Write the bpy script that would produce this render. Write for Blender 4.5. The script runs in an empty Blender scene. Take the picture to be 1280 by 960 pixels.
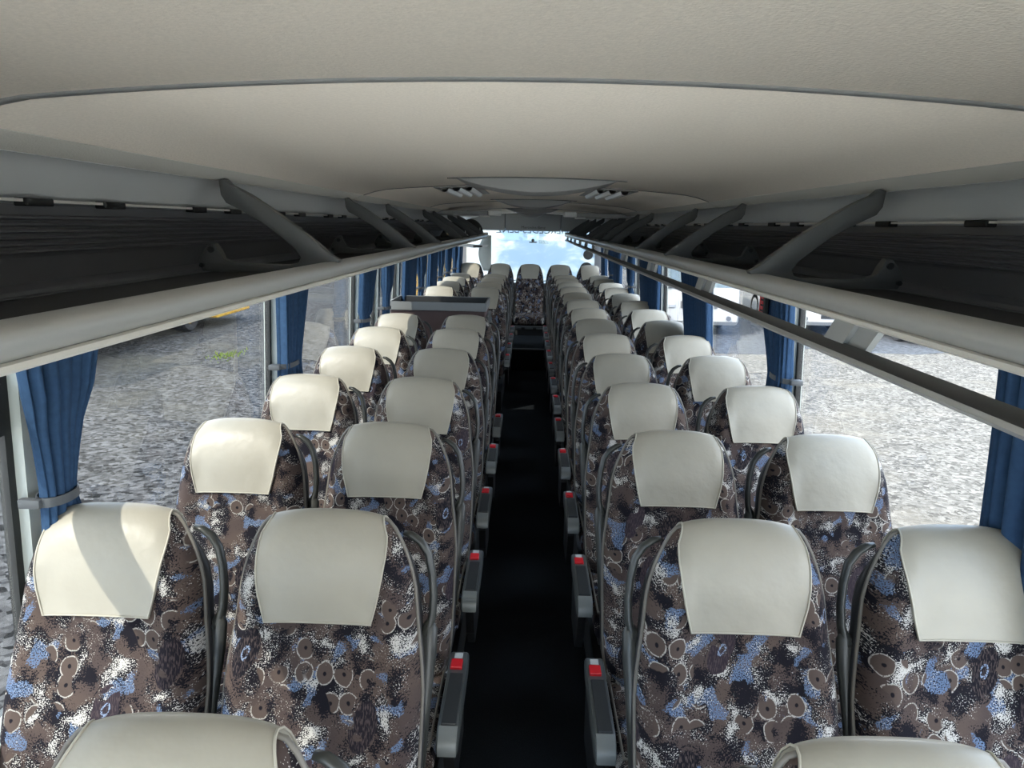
import bpy, bmesh, math, random
from mathutils import Vector, Matrix

# ------------------------------------------------------------------ camera, sky, sun, exposure
S = bpy.context.scene
COL = S.collection
random.seed(7)
R = math.radians
cam_d = bpy.data.cameras.new('camera')
cam = bpy.data.objects.new('camera', cam_d)
COL.objects.link(cam)
cam_d.sensor_width = 36.0
cam_d.lens = 887 / 1280 * 36.0
cam_d.clip_start = 0.02
cam_d.clip_end = 500
cam.matrix_world = (Matrix.Translation((-0.025, 0, 1.85)) @ Matrix.Rotation(R(1.125), 4, 'Z')
                    @ Matrix.Rotation(R(90 - 12.609), 4, 'X') @ Matrix.Rotation(R(1.2), 4, 'Z'))
S.camera = cam
S.view_settings.view_transform = 'Standard'
S.view_settings.look = 'None'
S.view_settings.gamma = 1
S.view_settings.use_curve_mapping = False
S.view_settings.exposure = 0.6
S.cycles.max_bounces = 14
S.cycles.diffuse_bounces = 8
S.cycles.glossy_bounces = 4
S.cycles.transparent_max_bounces = 32
S.cycles.use_denoising = True

SUN_DIR = Vector((0.50, 0.50, -0.70))      # direction the light travels
SUN_POWER = 5.6
SKY_POWER = 5.0

w = bpy.data.worlds.new('sky')
S.world = w
w.use_nodes = True
nt = w.node_tree
nt.nodes.clear()
tc = nt.nodes.new('ShaderNodeTexCoord')
noi = nt.nodes.new('ShaderNodeTexNoise')
noi.inputs['Scale'].default_value = 2.6
noi.inputs['Detail'].default_value = 6
ramp = nt.nodes.new('ShaderNodeValToRGB')
ramp.color_ramp.elements[0].position = 0.42
ramp.color_ramp.elements[0].color = (0.42, 0.62, 0.90, 1)
ramp.color_ramp.elements[1].position = 0.62
ramp.color_ramp.elements[1].color = (1.0, 0.98, 0.95, 1)
bg = nt.nodes.new('ShaderNodeBackground')
bg.inputs['Strength'].default_value = SKY_POWER
out = nt.nodes.new('ShaderNodeOutputWorld')
nt.links.new(tc.outputs['Generated'], noi.inputs['Vector'])
nt.links.new(noi.outputs['Fac'], ramp.inputs['Fac'])
nt.links.new(ramp.outputs['Color'], bg.inputs['Color'])
nt.links.new(bg.outputs['Background'], out.inputs['Surface'])

sun_d = bpy.data.lights.new('sun', 'SUN')
sun_d.energy = SUN_POWER
sun_d.color = (1.0, 0.95, 0.86)
sun_d.angle = R(0.55)
sun = bpy.data.objects.new('sun', sun_d)
COL.objects.link(sun)
sun.rotation_euler = SUN_DIR.to_track_quat('-Z', 'Y').to_euler()

# ------------------------------------------------------------------ materials
def mat(name, color, rough=0.6, spec=0.5, metal=0.0, noise=None, bump=None, coat=0.0):
    m = bpy.data.materials.new(name)
    m.use_nodes = True
    n = m.node_tree
    b = n.nodes['Principled BSDF']
    b.inputs['Base Color'].default_value = (*color, 1)
    b.inputs['Roughness'].default_value = rough
    b.inputs['Specular IOR Level'].default_value = spec
    b.inputs['Metallic'].default_value = metal
    b.inputs['Coat Weight'].default_value = coat
    if noise or bump:
        t = n.nodes.new('ShaderNodeTexCoord')
    if noise:
        sc, amt = noise
        x = n.nodes.new('ShaderNodeTexNoise')
        x.inputs['Scale'].default_value = sc
        x.inputs['Detail'].default_value = 4
        n.links.new(t.outputs['Object'], x.inputs['Vector'])
        r = n.nodes.new('ShaderNodeValToRGB')
        r.color_ramp.elements[0].position = 0.3
        r.color_ramp.elements[1].position = 0.7
        r.color_ramp.elements[0].color = (*[c * (1 - amt) for c in color], 1)
        r.color_ramp.elements[1].color = (*[min(1, c * (1 + amt)) for c in color], 1)
        n.links.new(x.outputs['Fac'], r.inputs['Fac'])
        n.links.new(r.outputs['Color'], b.inputs['Base Color'])
    if bump:
        sc, st, dist = bump
        x = n.nodes.new('ShaderNodeTexNoise')
        x.inputs['Scale'].default_value = sc
        x.inputs['Detail'].default_value = 3
        n.links.new(t.outputs['Object'], x.inputs['Vector'])
        bp = n.nodes.new('ShaderNodeBump')
        bp.inputs['Strength'].default_value = st
        bp.inputs['Distance'].default_value = dist
        n.links.new(x.outputs['Fac'], bp.inputs['Height'])
        n.links.new(bp.outputs['Normal'], b.inputs['Normal'])
    return m

class NB:
    """small helper that writes node maths"""
    def __init__(s, m):
        s.n = m.node_tree
    def new(s, t, **k):
        x = s.n.nodes.new(t)
        for a, v in k.items():
            setattr(x, a, v)
        return x
    def link(s, a, b):
        s.n.links.new(a, b)
    def put(s, sock, v):
        if isinstance(v, (int, float)):
            sock.default_value = v
        elif isinstance(v, tuple):
            sock.default_value = v if len(v) == len(sock.default_value) else (*v, 1)
        else:
            s.link(v, sock)
    def math(s, op, a, b=0.0, c=0.0):
        x = s.new('ShaderNodeMath', operation=op)
        for i, v in enumerate((a, b, c)):
            s.put(x.inputs[i], v)
        return x.outputs[0]
    def vmath(s, op, a, b):
        x = s.new('ShaderNodeVectorMath', operation=op)
        s.put(x.inputs[0], a)
        s.put(x.inputs[1], b)
        return x.outputs[0]
    def noise(s, vec, scale, detail=2, rough=0.5, dist=0.0):
        x = s.new('ShaderNodeTexNoise')
        x.inputs['Scale'].default_value = scale
        x.inputs['Detail'].default_value = detail
        x.inputs['Roughness'].default_value = rough
        x.inputs['Distortion'].default_value = dist
        s.link(vec, x.inputs['Vector'])
        return x.outputs['Fac']
    def voro(s, vec, scale, rnd=1.0, dim='2D'):
        x = s.new('ShaderNodeTexVoronoi', voronoi_dimensions=dim)
        x.inputs['Scale'].default_value = scale
        x.inputs['Randomness'].default_value = rnd
        s.link(vec, x.inputs['Vector'])
        return x
    def ss(s, v, a, b):
        x = s.new('ShaderNodeMapRange', interpolation_type='SMOOTHSTEP')
        s.put(x.inputs['Value'], v)
        x.inputs['From Min'].default_value = a
        x.inputs['From Max'].default_value = b
        return x.outputs['Result']
    def mix(s, f, a, b):
        x = s.new('ShaderNodeMix', data_type='RGBA')
        s.put(x.inputs['Factor'], f)
        s.put(x.inputs[6], a)
        s.put(x.inputs[7], b)
        return x.outputs[2]

def fabric_material():
    m = bpy.data.materials.new('patterned_moquette')
    m.use_nodes = True
    q = NB(m)
    b = m.node_tree.nodes['Principled BSDF']
    b.inputs['Roughness'].default_value = 0.9
    b.inputs['Specular IOR Level'].default_value = 0.15
    uv = q.new('ShaderNodeUVMap').outputs['UV']
    oi = q.new('ShaderNodeObjectInfo').outputs['Random']
    off = q.new('ShaderNodeCombineXYZ')
    q.link(q.math('MULTIPLY', oi, 7.3), off.inputs[0])
    q.link(q.math('MULTIPLY', oi, 13.1), off.inputs[1])
    p = q.vmath('ADD', uv, off.outputs[0])
    # warp
    wn = q.new('ShaderNodeTexNoise')
    wn.inputs['Scale'].default_value = 26
    wn.inputs['Detail'].default_value = 2
    q.link(p, wn.inputs['Vector'])
    wv = q.vmath('SUBTRACT', wn.outputs['Color'], (0.5, 0.5, 0.5))
    wp = q.vmath('ADD', p, q.vmath('MULTIPLY', wv, (0.034, 0.034, 0.0)))
    wq = q.vmath('ADD', p, q.vmath('MULTIPLY', wv, (0.012, 0.012, 0.0)))
    grain = q.noise(p, 260, 1.5, 0.6)
    grain2 = q.noise(q.vmath('ADD', p, (3.1, 5.7, 0)), 330, 1.5, 0.6)
    regA = q.noise(wp, 15, 2, 0.5)
    regB = q.noise(q.vmath('ADD', wp, (11.0, 4.0, 0)), 16, 2, 0.5)
    regC = q.noise(q.vmath('ADD', wp, (5.0, 17.0, 0)), 14, 1.5, 0.5)
    regD = q.noise(q.vmath('ADD', wp, (23.0, 9.0, 0)), 9, 1, 0.5)
    regE = q.noise(q.vmath('ADD', wp, (2.0, 31.0, 0)), 6, 1, 0.5)
    col = q.mix(q.ss(regE, 0.35, 0.65), (0.086, 0.062, 0.052), (0.064, 0.047, 0.043))
    DARK = (0.009, 0.008, 0.012)
    PLUM = (0.050, 0.036, 0.045)
    WHITE = (0.46, 0.44, 0.41)
    BLUE = (0.108, 0.155, 0.25)
    # plum soft patches with dark grain
    dens = q.ss(regA, 0.42, 0.62)
    spk = q.ss(q.math('ADD', grain, q.math('MULTIPLY', dens, 0.28)), 0.60, 0.64)
    col = q.mix(q.math('MULTIPLY', spk, q.ss(regA, 0.36, 0.46)), col, DARK)
    # solid dark blobs
    col = q.mix(q.math('MULTIPLY', q.ss(regA, 0.595, 0.61), q.ss(grain2, 0.30, 0.36)), col, DARK)
    # white grain
    densw = q.ss(regB, 0.52, 0.74)
    spw = q.ss(q.math('ADD', grain2, q.math('MULTIPLY', densw, 0.24)), 0.62, 0.65)
    wm = q.math('MULTIPLY', spw, q.ss(regB, 0.46, 0.52))
    # black under white grain
    col = q.mix(q.math('MULTIPLY', q.ss(regB, 0.555, 0.57), 0.92), col, DARK)
    # blue patches
    bm_ = q.math('MULTIPLY', q.ss(q.math('ADD', regC, q.math('MULTIPLY', grain, 0.12)), 0.65, 0.665), q.ss(grain2, 0.44, 0.48))
    col = q.mix(bm_, col, BLUE)
    col = q.mix(wm, col, WHITE)
    # ovals
    rot = q.new('ShaderNodeVectorRotate', rotation_type='Z_AXIS')
    rot.inputs['Angle'].default_value = 0.35
    q.link(wq, rot.inputs['Vector'])
    sc = q.vmath('MULTIPLY', rot.outputs[0], (1.6, 0.92, 1.0))
    vo = q.voro(sc, 5.2, 0.6)
    d = vo.outputs['Distance']
    sep = q.new('ShaderNodeSeparateColor')
    q.link(vo.outputs['Color'], sep.inputs[0])
    pick = q.math('GREATER_THAN', sep.outputs[0], 0.62)
    regF = q.noise(q.vmath('ADD', wq, (41.0, 3.0, 0)), 20, 1, 0.5)
    oval = q.math('MULTIPLY', q.math('MULTIPLY', pick, q.ss(regF, 0.36, 0.40)), q.math('SUBTRACT', 1.0, q.ss(q.math('ADD', d, q.math('MULTIPLY', grain, 0.05)), 0.285, 0.295)))
    gstreak = q.noise(q.vmath('MULTIPLY', p, (3.2, 0.6, 1)), 120, 1, 0.5)
    ov_c = q.mix(q.ss(gstreak, 0.53, 0.58), DARK, (0.07, 0.053, 0.05))
    col = q.mix(oval, col, q.mix(q.ss(sep.outputs[2], 0.45, 0.55), ov_c, q.mix(0.5, PLUM, ov_c)))
    ringd = q.math('ABSOLUTE', q.math('SUBTRACT', d, 0.315))
    col = q.mix(q.math('MULTIPLY', q.math('MULTIPLY', pick, q.math('SUBTRACT', 1.0, q.ss(ringd, 0.008, 0.014))), q.ss(grain, 0.45, 0.5)), col, DARK)
    ey = q.math('ABSOLUTE', q.math('SUBTRACT', d, 0.062))
    col = q.mix(q.math('MULTIPLY', q.math('MULTIPLY', pick, q.math('SUBTRACT', 1.0, q.ss(ey, 0.012, 0.020))), q.math('MULTIPLY', q.ss(grain, 0.46, 0.52), q.ss(sep.outputs[1], 0.45, 0.5))), col, (0.22, 0.28, 0.40))
    # little white rings
    vr = q.voro(wq, 18, 0.5)
    rd = q.math('ABSOLUTE', q.math('SUBTRACT', vr.outputs['Distance'], 0.40))
    ring = q.math('SUBTRACT', 1.0, q.ss(rd, 0.014, 0.034))
    inside = q.math('SUBTRACT', 1.0, q.ss(vr.outputs['Distance'], 0.40, 0.42))
    gate = q.math('MULTIPLY', q.ss(regD, 0.55, 0.57), q.math('SUBTRACT', 1.0, oval))
    col = q.mix(q.math('MULTIPLY', gate, inside), col, (0.082, 0.060, 0.051))
    col = q.mix(q.math('MULTIPLY', q.math('MULTIPLY', gate, ring), q.ss(grain, 0.40, 0.46)), col, (0.36, 0.34, 0.31))
    dot = q.math('SUBTRACT', 1.0, q.ss(vr.outputs['Distance'], 0.06, 0.10))
    col = q.mix(q.math('MULTIPLY', gate, dot), col, DARK)
    q.link(col, b.inputs['Base Color'])
    bp = q.new('ShaderNodeBump')
    bp.inputs['Strength'].default_value = 0.25
    bp.inputs['Distance'].default_value = 0.002
    q.link(grain, bp.inputs['Height'])
    q.link(bp.outputs['Normal'], b.inputs['Normal'])
    return m

def glass_material(name, tint, refl=0.045):
    m = bpy.data.materials.new(name)
    m.use_nodes = True
    q = NB(m)
    m.node_tree.nodes.remove(m.node_tree.nodes['Principled BSDF'])
    o = m.node_tree.nodes['Material Output']
    lw = q.new('ShaderNodeLayerWeight')
    lw.inputs['Blend'].default_value = 0.5
    f = q.math('ADD', refl, q.math('MULTIPLY', q.math('POWER', lw.outputs['Facing'], 5.0), 0.9))
    tr = q.new('ShaderNodeBsdfTransparent')
    tr.inputs['Color'].default_value = (*tint, 1)
    gl = q.new('ShaderNodeBsdfGlossy')
    gl.inputs['Roughness'].default_value = 0.0
    mx = q.new('ShaderNodeMixShader')
    q.link(f, mx.inputs[0])
    q.link(tr.outputs[0], mx.inputs[1])
    q.link(gl.outputs[0], mx.inputs[2])
    q.link(mx.outputs[0], o.inputs['Surface'])
    return m

def sky_pane_material():
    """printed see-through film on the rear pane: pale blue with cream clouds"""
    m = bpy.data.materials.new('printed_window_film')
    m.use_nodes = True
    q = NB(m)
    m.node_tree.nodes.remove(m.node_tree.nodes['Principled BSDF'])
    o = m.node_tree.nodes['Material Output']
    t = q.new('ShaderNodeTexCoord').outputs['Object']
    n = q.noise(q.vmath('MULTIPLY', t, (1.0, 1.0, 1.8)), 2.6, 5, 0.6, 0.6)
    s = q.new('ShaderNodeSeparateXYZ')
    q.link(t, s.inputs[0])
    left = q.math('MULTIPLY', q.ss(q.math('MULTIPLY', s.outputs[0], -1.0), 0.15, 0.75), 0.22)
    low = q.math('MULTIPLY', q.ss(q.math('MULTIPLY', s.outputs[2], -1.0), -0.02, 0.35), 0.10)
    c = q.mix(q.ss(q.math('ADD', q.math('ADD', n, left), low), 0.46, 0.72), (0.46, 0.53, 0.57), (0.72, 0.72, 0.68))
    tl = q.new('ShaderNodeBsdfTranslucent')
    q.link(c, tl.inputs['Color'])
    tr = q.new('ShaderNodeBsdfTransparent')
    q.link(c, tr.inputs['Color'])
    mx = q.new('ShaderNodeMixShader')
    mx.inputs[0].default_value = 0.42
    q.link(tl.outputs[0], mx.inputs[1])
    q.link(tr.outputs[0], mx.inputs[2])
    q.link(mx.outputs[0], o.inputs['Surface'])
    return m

def ground_material(name, cols, scale, big):
    m = bpy.data.materials.new(name)
    m.use_nodes = True
    q = NB(m)
    b = m.node_tree.nodes['Principled BSDF']
    b.inputs['Roughness'].default_value = 0.95
    b.inputs['Specular IOR Level'].default_value = 0.1
    t = q.new('ShaderNodeTexCoord').outputs['Object']
    v = q.voro(t, scale, 1.0, '3D')
    s = q.new('ShaderNodeSeparateColor')
    q.link(v.outputs['Color'], s.inputs[0])
    n = q.noise(t, big, 5, 0.6)
    n2 = q.noise(t, scale * 0.22, 3, 0.6)
    c = q.mix(s.outputs[0], cols[0], cols[1])
    c = q.mix(q.ss(n, 0.50, 0.72), c, cols[2])
    c = q.mix(q.math('MULTIPLY', q.ss(n2, 0.35, 0.65), 0.35), c, cols[0])
    q.link(c, b.inputs['Base Color'])
    bp = q.new('ShaderNodeBump')
    bp.inputs['Strength'].default_value = 0.3
    bp.inputs['Distance'].default_value = 0.015
    q.link(v.outputs['Distance'], bp.inputs['Height'])
    q.link(bp.outputs['Normal'], b.inputs['Normal'])
    return m

M = {}
M['fabric'] = fabric_material()
M['leather'] = mat('cream_leather', (0.33, 0.306, 0.25), 0.42, 0.45, bump=(20, 0.35, 0.006), noise=(9, 0.05))
M['stitch'] = mat('cream_stitching', (0.40, 0.37, 0.30), 0.6)
M['piping'] = mat('taupe_piping', (0.14, 0.127, 0.108), 0.5)
M['shell'] = mat('black_moulded_plastic', (0.016, 0.016, 0.017), 0.45)
M['handle'] = mat('dark_grey_plastic', (0.030, 0.032, 0.029), 0.38)
M['arm'] = mat('grey_armrest_plastic', (0.065, 0.073, 0.073), 0.32)
M['arm_pad'] = mat('charcoal_pad', (0.022, 0.025, 0.027), 0.5)
M['arm_tip'] = mat('silver_plastic', (0.20, 0.215, 0.215), 0.3, metal=0.2)
M['red'] = mat('red_plastic', (0.55, 0.012, 0.02), 0.35)
M['print'] = mat('pale_print', (0.45, 0.47, 0.47), 0.5)
M['ceiling'] = mat('beige_ceiling_fabric', (0.85, 0.77, 0.665), 0.9, 0.1, noise=(180, 0.05), bump=(220, 0.35, 0.003))
M['strip'] = mat('beige_edge_trim', (0.62, 0.60, 0.54), 0.85, 0.1, bump=(300, 0.4, 0.002))
M['seam'] = mat('grey_satin_seam', (0.20, 0.20, 0.195), 0.35)
M['cove'] = mat('grey_cove_panel', (0.74, 0.76, 0.75), 0.4, 0.4)
M['groove'] = mat('dark_seam_gasket', (0.075, 0.073, 0.07), 0.7)
M['rib'] = mat('dark_grey_ribbed_panel', (0.13, 0.133, 0.142), 0.5)
M['rackdark'] = mat('rack_dark_carpet', (0.03, 0.03, 0.032), 0.9)
M['bracket'] = mat('rack_bracket_grey', (0.085, 0.088, 0.083), 0.5)
M['rail'] = mat('satin_grey_rail', (0.42, 0.425, 0.41), 0.35, 0.5, metal=0.15)
M['lip'] = mat('pale_lip', (0.68, 0.66, 0.60), 0.45)
M['bar'] = mat('dark_bar', (0.022, 0.022, 0.022), 0.4)
M['strut'] = mat('grey_strut', (0.34, 0.35, 0.34), 0.5)
M['alu'] = mat('aluminium', (0.55, 0.56, 0.56), 0.35, metal=0.6)
M['pillar'] = mat('pale_grey_pillar', (0.50, 0.53, 0.49), 0.5)
M['wall'] = mat('dark_wall_trim', (0.12, 0.125, 0.13), 0.8)
M['gasket'] = mat('black_rubber', (0.012, 0.013, 0.012), 0.6)
M['curtain'] = mat('blue_curtain', (0.026, 0.058, 0.115), 0.85, 0.15, noise=(60, 0.12))
M['tie'] = mat('grey_tie_strap', (0.07, 0.075, 0.08), 0.5)
M['carpet'] = mat('black_carpet', (0.010, 0.012, 0.014), 0.98, 0.1, bump=(400, 0.5, 0.004), noise=(150, 0.3))
M['podium'] = mat('dark_podium', (0.02, 0.022, 0.023), 0.8)
M['brown'] = mat('plum_brown_panel', (0.075, 0.048, 0.046), 0.75, noise=(200, 0.15))
M['rim'] = mat('grey_console_rim', (0.16, 0.167, 0.163), 0.4)
M['darkrim'] = mat('black_tray', (0.02, 0.021, 0.022), 0.5)
M['glassL'] = glass_material('tinted_side_glass', (0.76, 0.765, 0.755), 0.032)
M['glassR'] = glass_material('tinted_side_glass_clear', (0.95, 0.95, 0.945), 0.014)
M['windscreen'] = glass_material('clear_windscreen', (0.97, 0.98, 0.97), 0.03)
M['film'] = sky_pane_material()
M['gravel'] = ground_material('pale_gravel', ((0.052, 0.048, 0.042), (0.222, 0.207, 0.181), (0.165, 0.147, 0.118)), 20.0, 0.35)
M['asphalt'] = ground_material('grey_grit_yard', ((0.009, 0.009, 0.0092), (0.140, 0.136, 0.134), (0.095, 0.088, 0.072)), 18.0, 0.22)
M['white'] = mat('white_paint', (0.40, 0.40, 0.39), 0.35)
M['whitep'] = mat('white_plastic', (0.78, 0.77, 0.73), 0.4)
M['cyan'] = mat('dark_windscreen', (0.10, 0.145, 0.17), 0.08)
M['yellow'] = mat('yellow_machine_paint', (0.62, 0.36, 0.03), 0.5, noise=(6, 0.15))
M['tyre'] = mat('tyre_rubber', (0.03, 0.03, 0.032), 0.85)
M['steel'] = mat('dark_steel', (0.10, 0.10, 0.105), 0.5)
M['redpaint'] = mat('dark_red_paint', (0.35, 0.02, 0.03), 0.4)
M['leaf'] = mat('tree_leaf', (0.10, 0.13, 0.05), 0.8, noise=(4, 0.4))
M['bark'] = mat('tree_bark', (0.07, 0.055, 0.045), 0.9)
M['blister'] = mat('grey_roof_unit', (0.25, 0.245, 0.235), 0.5)
M['blisteredge'] = mat('dark_unit_edge', (0.07, 0.07, 0.068), 0.6)
M['sticker'] = bpy.data.materials.new('white_window_sticker')
M['sticker'].use_nodes = True
_n = M['sticker'].node_tree
_n.nodes.remove(_n.nodes['Principled BSDF'])
_t = _n.nodes.new('ShaderNodeBsdfTranslucent')
_t.inputs['Color'].default_value = (.85, .86, .84, 1)
_n.links.new(_t.outputs[0], _n.nodes['Material Output'].inputs['Surface'])
M['valance'] = mat('grey_valance', (0.34, 0.343, 0.335), 0.6)
M['plate'] = mat('dark_lettering', (0.045, 0.045, 0.042), 0.5)

# ------------------------------------------------------------------ mesh helpers
class MB:
    def __init__(s):
        s.v, s.f, s.uv, s.hasuv = [], [], [], False
    def add(s, vs, fs, uvs=None):
        o = len(s.v)
        s.v += [tuple(v) for v in vs]
        s.f += [tuple(i + o for i in f) for f in fs]
        if uvs:
            s.hasuv = True
            s.uv += list(uvs)
        else:
            s.uv += [(v[0], v[1] + v[2]) for v in vs]
    def box(s, x0, x1, y0, y1, z0, z1):
        s.add([(x0, y0, z0), (x1, y0, z0), (x1, y1, z0), (x0, y1, z0), (x0, y0, z1), (x1, y0, z1), (x1, y1, z1), (x0, y1, z1)],
              [(0, 3, 2, 1), (4, 5, 6, 7), (0, 1, 5, 4), (1, 2, 6, 5), (2, 3, 7, 6), (3, 0, 4, 7)])
    def bbox(s, x0, x1, y0, y1, z0, z1, r=0.01, seg=2):
        b = bmesh.new()
        bmesh.ops.create_cube(b, size=1)
        for v in b.verts:
            v.co = Vector(((x0 + x1) / 2 + v.co.x * (x1 - x0), (y0 + y1) / 2 + v.co.y * (y1 - y0), (z0 + z1) / 2 + v.co.z * (z1 - z0)))
        bmesh.ops.bevel(b, geom=b.edges[:], offset=r, segments=seg, profile=0.5, affect='EDGES')
        s.bm(b)
    def bm(s, b):
        b.verts.index_update()
        s.add([v.co[:] for v in b.verts], [[v.index for v in f.verts] for f in b.faces])
        b.free()
    def grid(s, rows, closed_u=False, closed_v=False, uvs=None):
        n, m = len(rows), len(rows[0])
        vs = [p for r in rows for p in r]
        fs = []
        for i in range(n if closed_v else n - 1):
            for j in range(m if closed_u else m - 1):
                a, b = i * m + j, i * m + (j + 1) % m
                c, d = ((i + 1) % n) * m + (j + 1) % m, ((i + 1) % n) * m + j
                fs.append((a, b, c, d))
        s.add(vs, fs, uvs)
        return len(s.v) - n * m
    def tube(s, pts, r, seg=8, caps=True, closed=False, flat=1.0):
        pts = [Vector(p) for p in pts]
        n = len(pts)
        rows = []
        prev = None
        for i, p in enumerate(pts):
            if closed:
                t = pts[(i + 1) % n] - pts[i - 1]
            else:
                t = pts[min(i + 1, n - 1)] - pts[max(i - 1, 0)]
            t.normalize()
            if prev is None:
                up = Vector((0, 0, 1)) if abs(t.z) < 0.9 else Vector((0, 1, 0))
                nrm = (up - t * up.dot(t)).normalized()
            else:
                nrm = (prev - t * prev.dot(t))
                if nrm.length < 1e-6:
                    nrm = Vector((1, 0, 0))
                nrm.normalize()
            prev = nrm
            bi = t.cross(nrm)
            rr = r[i] if isinstance(r, (list, tuple)) else r
            rows.append([(p + nrm * (math.cos(a) * rr) + bi * (math.sin(a) * rr * flat))[:] for a in [2 * math.pi * k / seg for k in range(seg)]])
        o = s.grid(rows, closed_u=True, closed_v=closed)
        if caps and not closed:
            s.f.append(tuple(o + k for k in range(seg))[::-1])
            s.f.append(tuple(o + (n - 1) * seg + k for k in range(seg)))
    def prism(s, prof, axis, a0, a1):
        """closed profile polygon extruded; axis 'x': prof is (y,z); 'y': prof is (x,z); 'z': prof is (x,y)"""
        def P(p, a):
            return {'x': (a, p[0], p[1]), 'y': (p[0], a, p[1]), 'z': (p[0], p[1], a)}[axis]
        n = len(prof)
        vs = [P(p, a0) for p in prof] + [P(p, a1) for p in prof]
        fs = [(i, (i + 1) % n, n + (i + 1) % n, n + i) for i in range(n)]
        fs += [tuple(range(n))[::-1], tuple(range(n, 2 * n))]
        s.add(vs, fs)
    def cyl(s, c, r, h, axis='z', seg=20, r2=None):
        r2 = r if r2 is None else r2
        b = []
        for rr, o in ((r, -h / 2), (r2, h / 2)):
            for k in range(seg):
                a = 2 * math.pi * k / seg
                u, v = rr * math.cos(a), rr * math.sin(a)
                d = {'z': (u, v, o), 'x': (o, u, v), 'y': (u, o, v)}[axis]
                b.append((c[0] + d[0], c[1] + d[1], c[2] + d[2]))
        fs = [(k, (k + 1) % seg, seg + (k + 1) % seg, seg + k) for k in range(seg)]
        fs += [tuple(range(seg))[::-1], tuple(range(seg, 2 * seg))]
        s.add(b, fs)
    def build(s, name, m, parent=None, smooth=False, loc=None, fix=True, angle=None):
        me = bpy.data.meshes.new(name)
        me.from_pydata(s.v, [], s.f)
        if s.hasuv:
            ul = me.uv_layers.new(name='UVMap')
            for lp in me.loops:
                ul.data[lp.index].uv = s.uv[lp.vertex_index]
        me.update()
        if fix:
            b = bmesh.new()
            b.from_mesh(me)
            bmesh.ops.recalc_face_normals(b, faces=b.faces[:])
            if angle is not None:
                for e in b.edges:
                    if len(e.link_faces) == 2 and e.calc_face_angle(0) > R(angle):
                        e.smooth = False
                smooth = True
            b.to_mesh(me)
            b.free()
        if smooth:
            me.polygons.foreach_set('use_smooth', [True] * len(me.polygons))
        me.materials.append(m)
        return link(name, me, parent, loc)

def link(name, me, parent=None, loc=None):
    o = bpy.data.objects.new(name, me)
    COL.objects.link(o)
    if parent is not None:
        o.parent = parent
    if loc is not None:
        o.location = loc
    return o

def empty(name, loc=(0, 0, 0)):
    o = bpy.data.objects.new(name, None)
    o.empty_display_size = 0.1
    COL.objects.link(o)
    o.location = loc
    return o

def tag(o, label=None, cat=None, group=None, kind=None):
    if label: o['label'] = label
    if cat: o['category'] = cat
    if group: o['group'] = group
    if kind: o['kind'] = kind
    return o

def struct(o, label, cat='structure'):
    return tag(o, label, cat, None, 'structure')

KIDS = {}
def kids(o):
    return KIDS.get(o.name) or [c for c in COL.objects if c.parent == o]
def copy_tree(o, loc=None):
    def rec(x, par):
        c = x.copy()
        COL.objects.link(c)
        if par is not None:
            c.parent = par
        for k in TREE.get(x.name, []):
            rec(k, c)
        return c
    r = rec(o, None)
    if loc is not None:
        r.location = loc
    return r
TREE = {}
def index_tree(o):
    ch = [c for c in COL.objects if c.parent == o]
    TREE[o.name] = ch
    for c in ch:
        index_tree(c)

def lerp(a, b, t):
    return a + (b - a) * t
def smooth01(t):
    t = max(0.0, min(1.0, t))
    return t * t * (3 - 2 * t)

# ------------------------------------------------------------------ structure: floor, walls, ceiling, windows
Y0, Y1 = -1.3, 11.75          # front bulkhead, rear wall
POD = 0.20
m = MB(); m.box(-1.24, 1.24, Y0, Y1, -0.08, 0.0)
floor = struct(m.build('floor', M['carpet']), 'black carpeted floor of the coach aisle', 'floor')
for nm, x0, x1, a, b in (('seat_podium', -1.2, -0.27, Y0, 5.45), ('seat_podium', -1.2, -0.27, 7.0, Y1), ('seat_podium', 0.27, 1.2, Y0, Y1)):
    m = MB(); m.box(x0, x1, a, b, 0, POD)
    m.build(nm, M['podium'], floor)
m = MB(); m.bbox(-0.268, 0.268, 9.13, 10.3, 0, 0.28, 0.008)
m.build('step', M['carpet'], floor)
m = MB(); m.bbox(-0.268, 0.268, 9.118, 9.14, 0.268, 0.286, 0.003)
m.build('step_nosing', M['steel'], floor)

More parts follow.
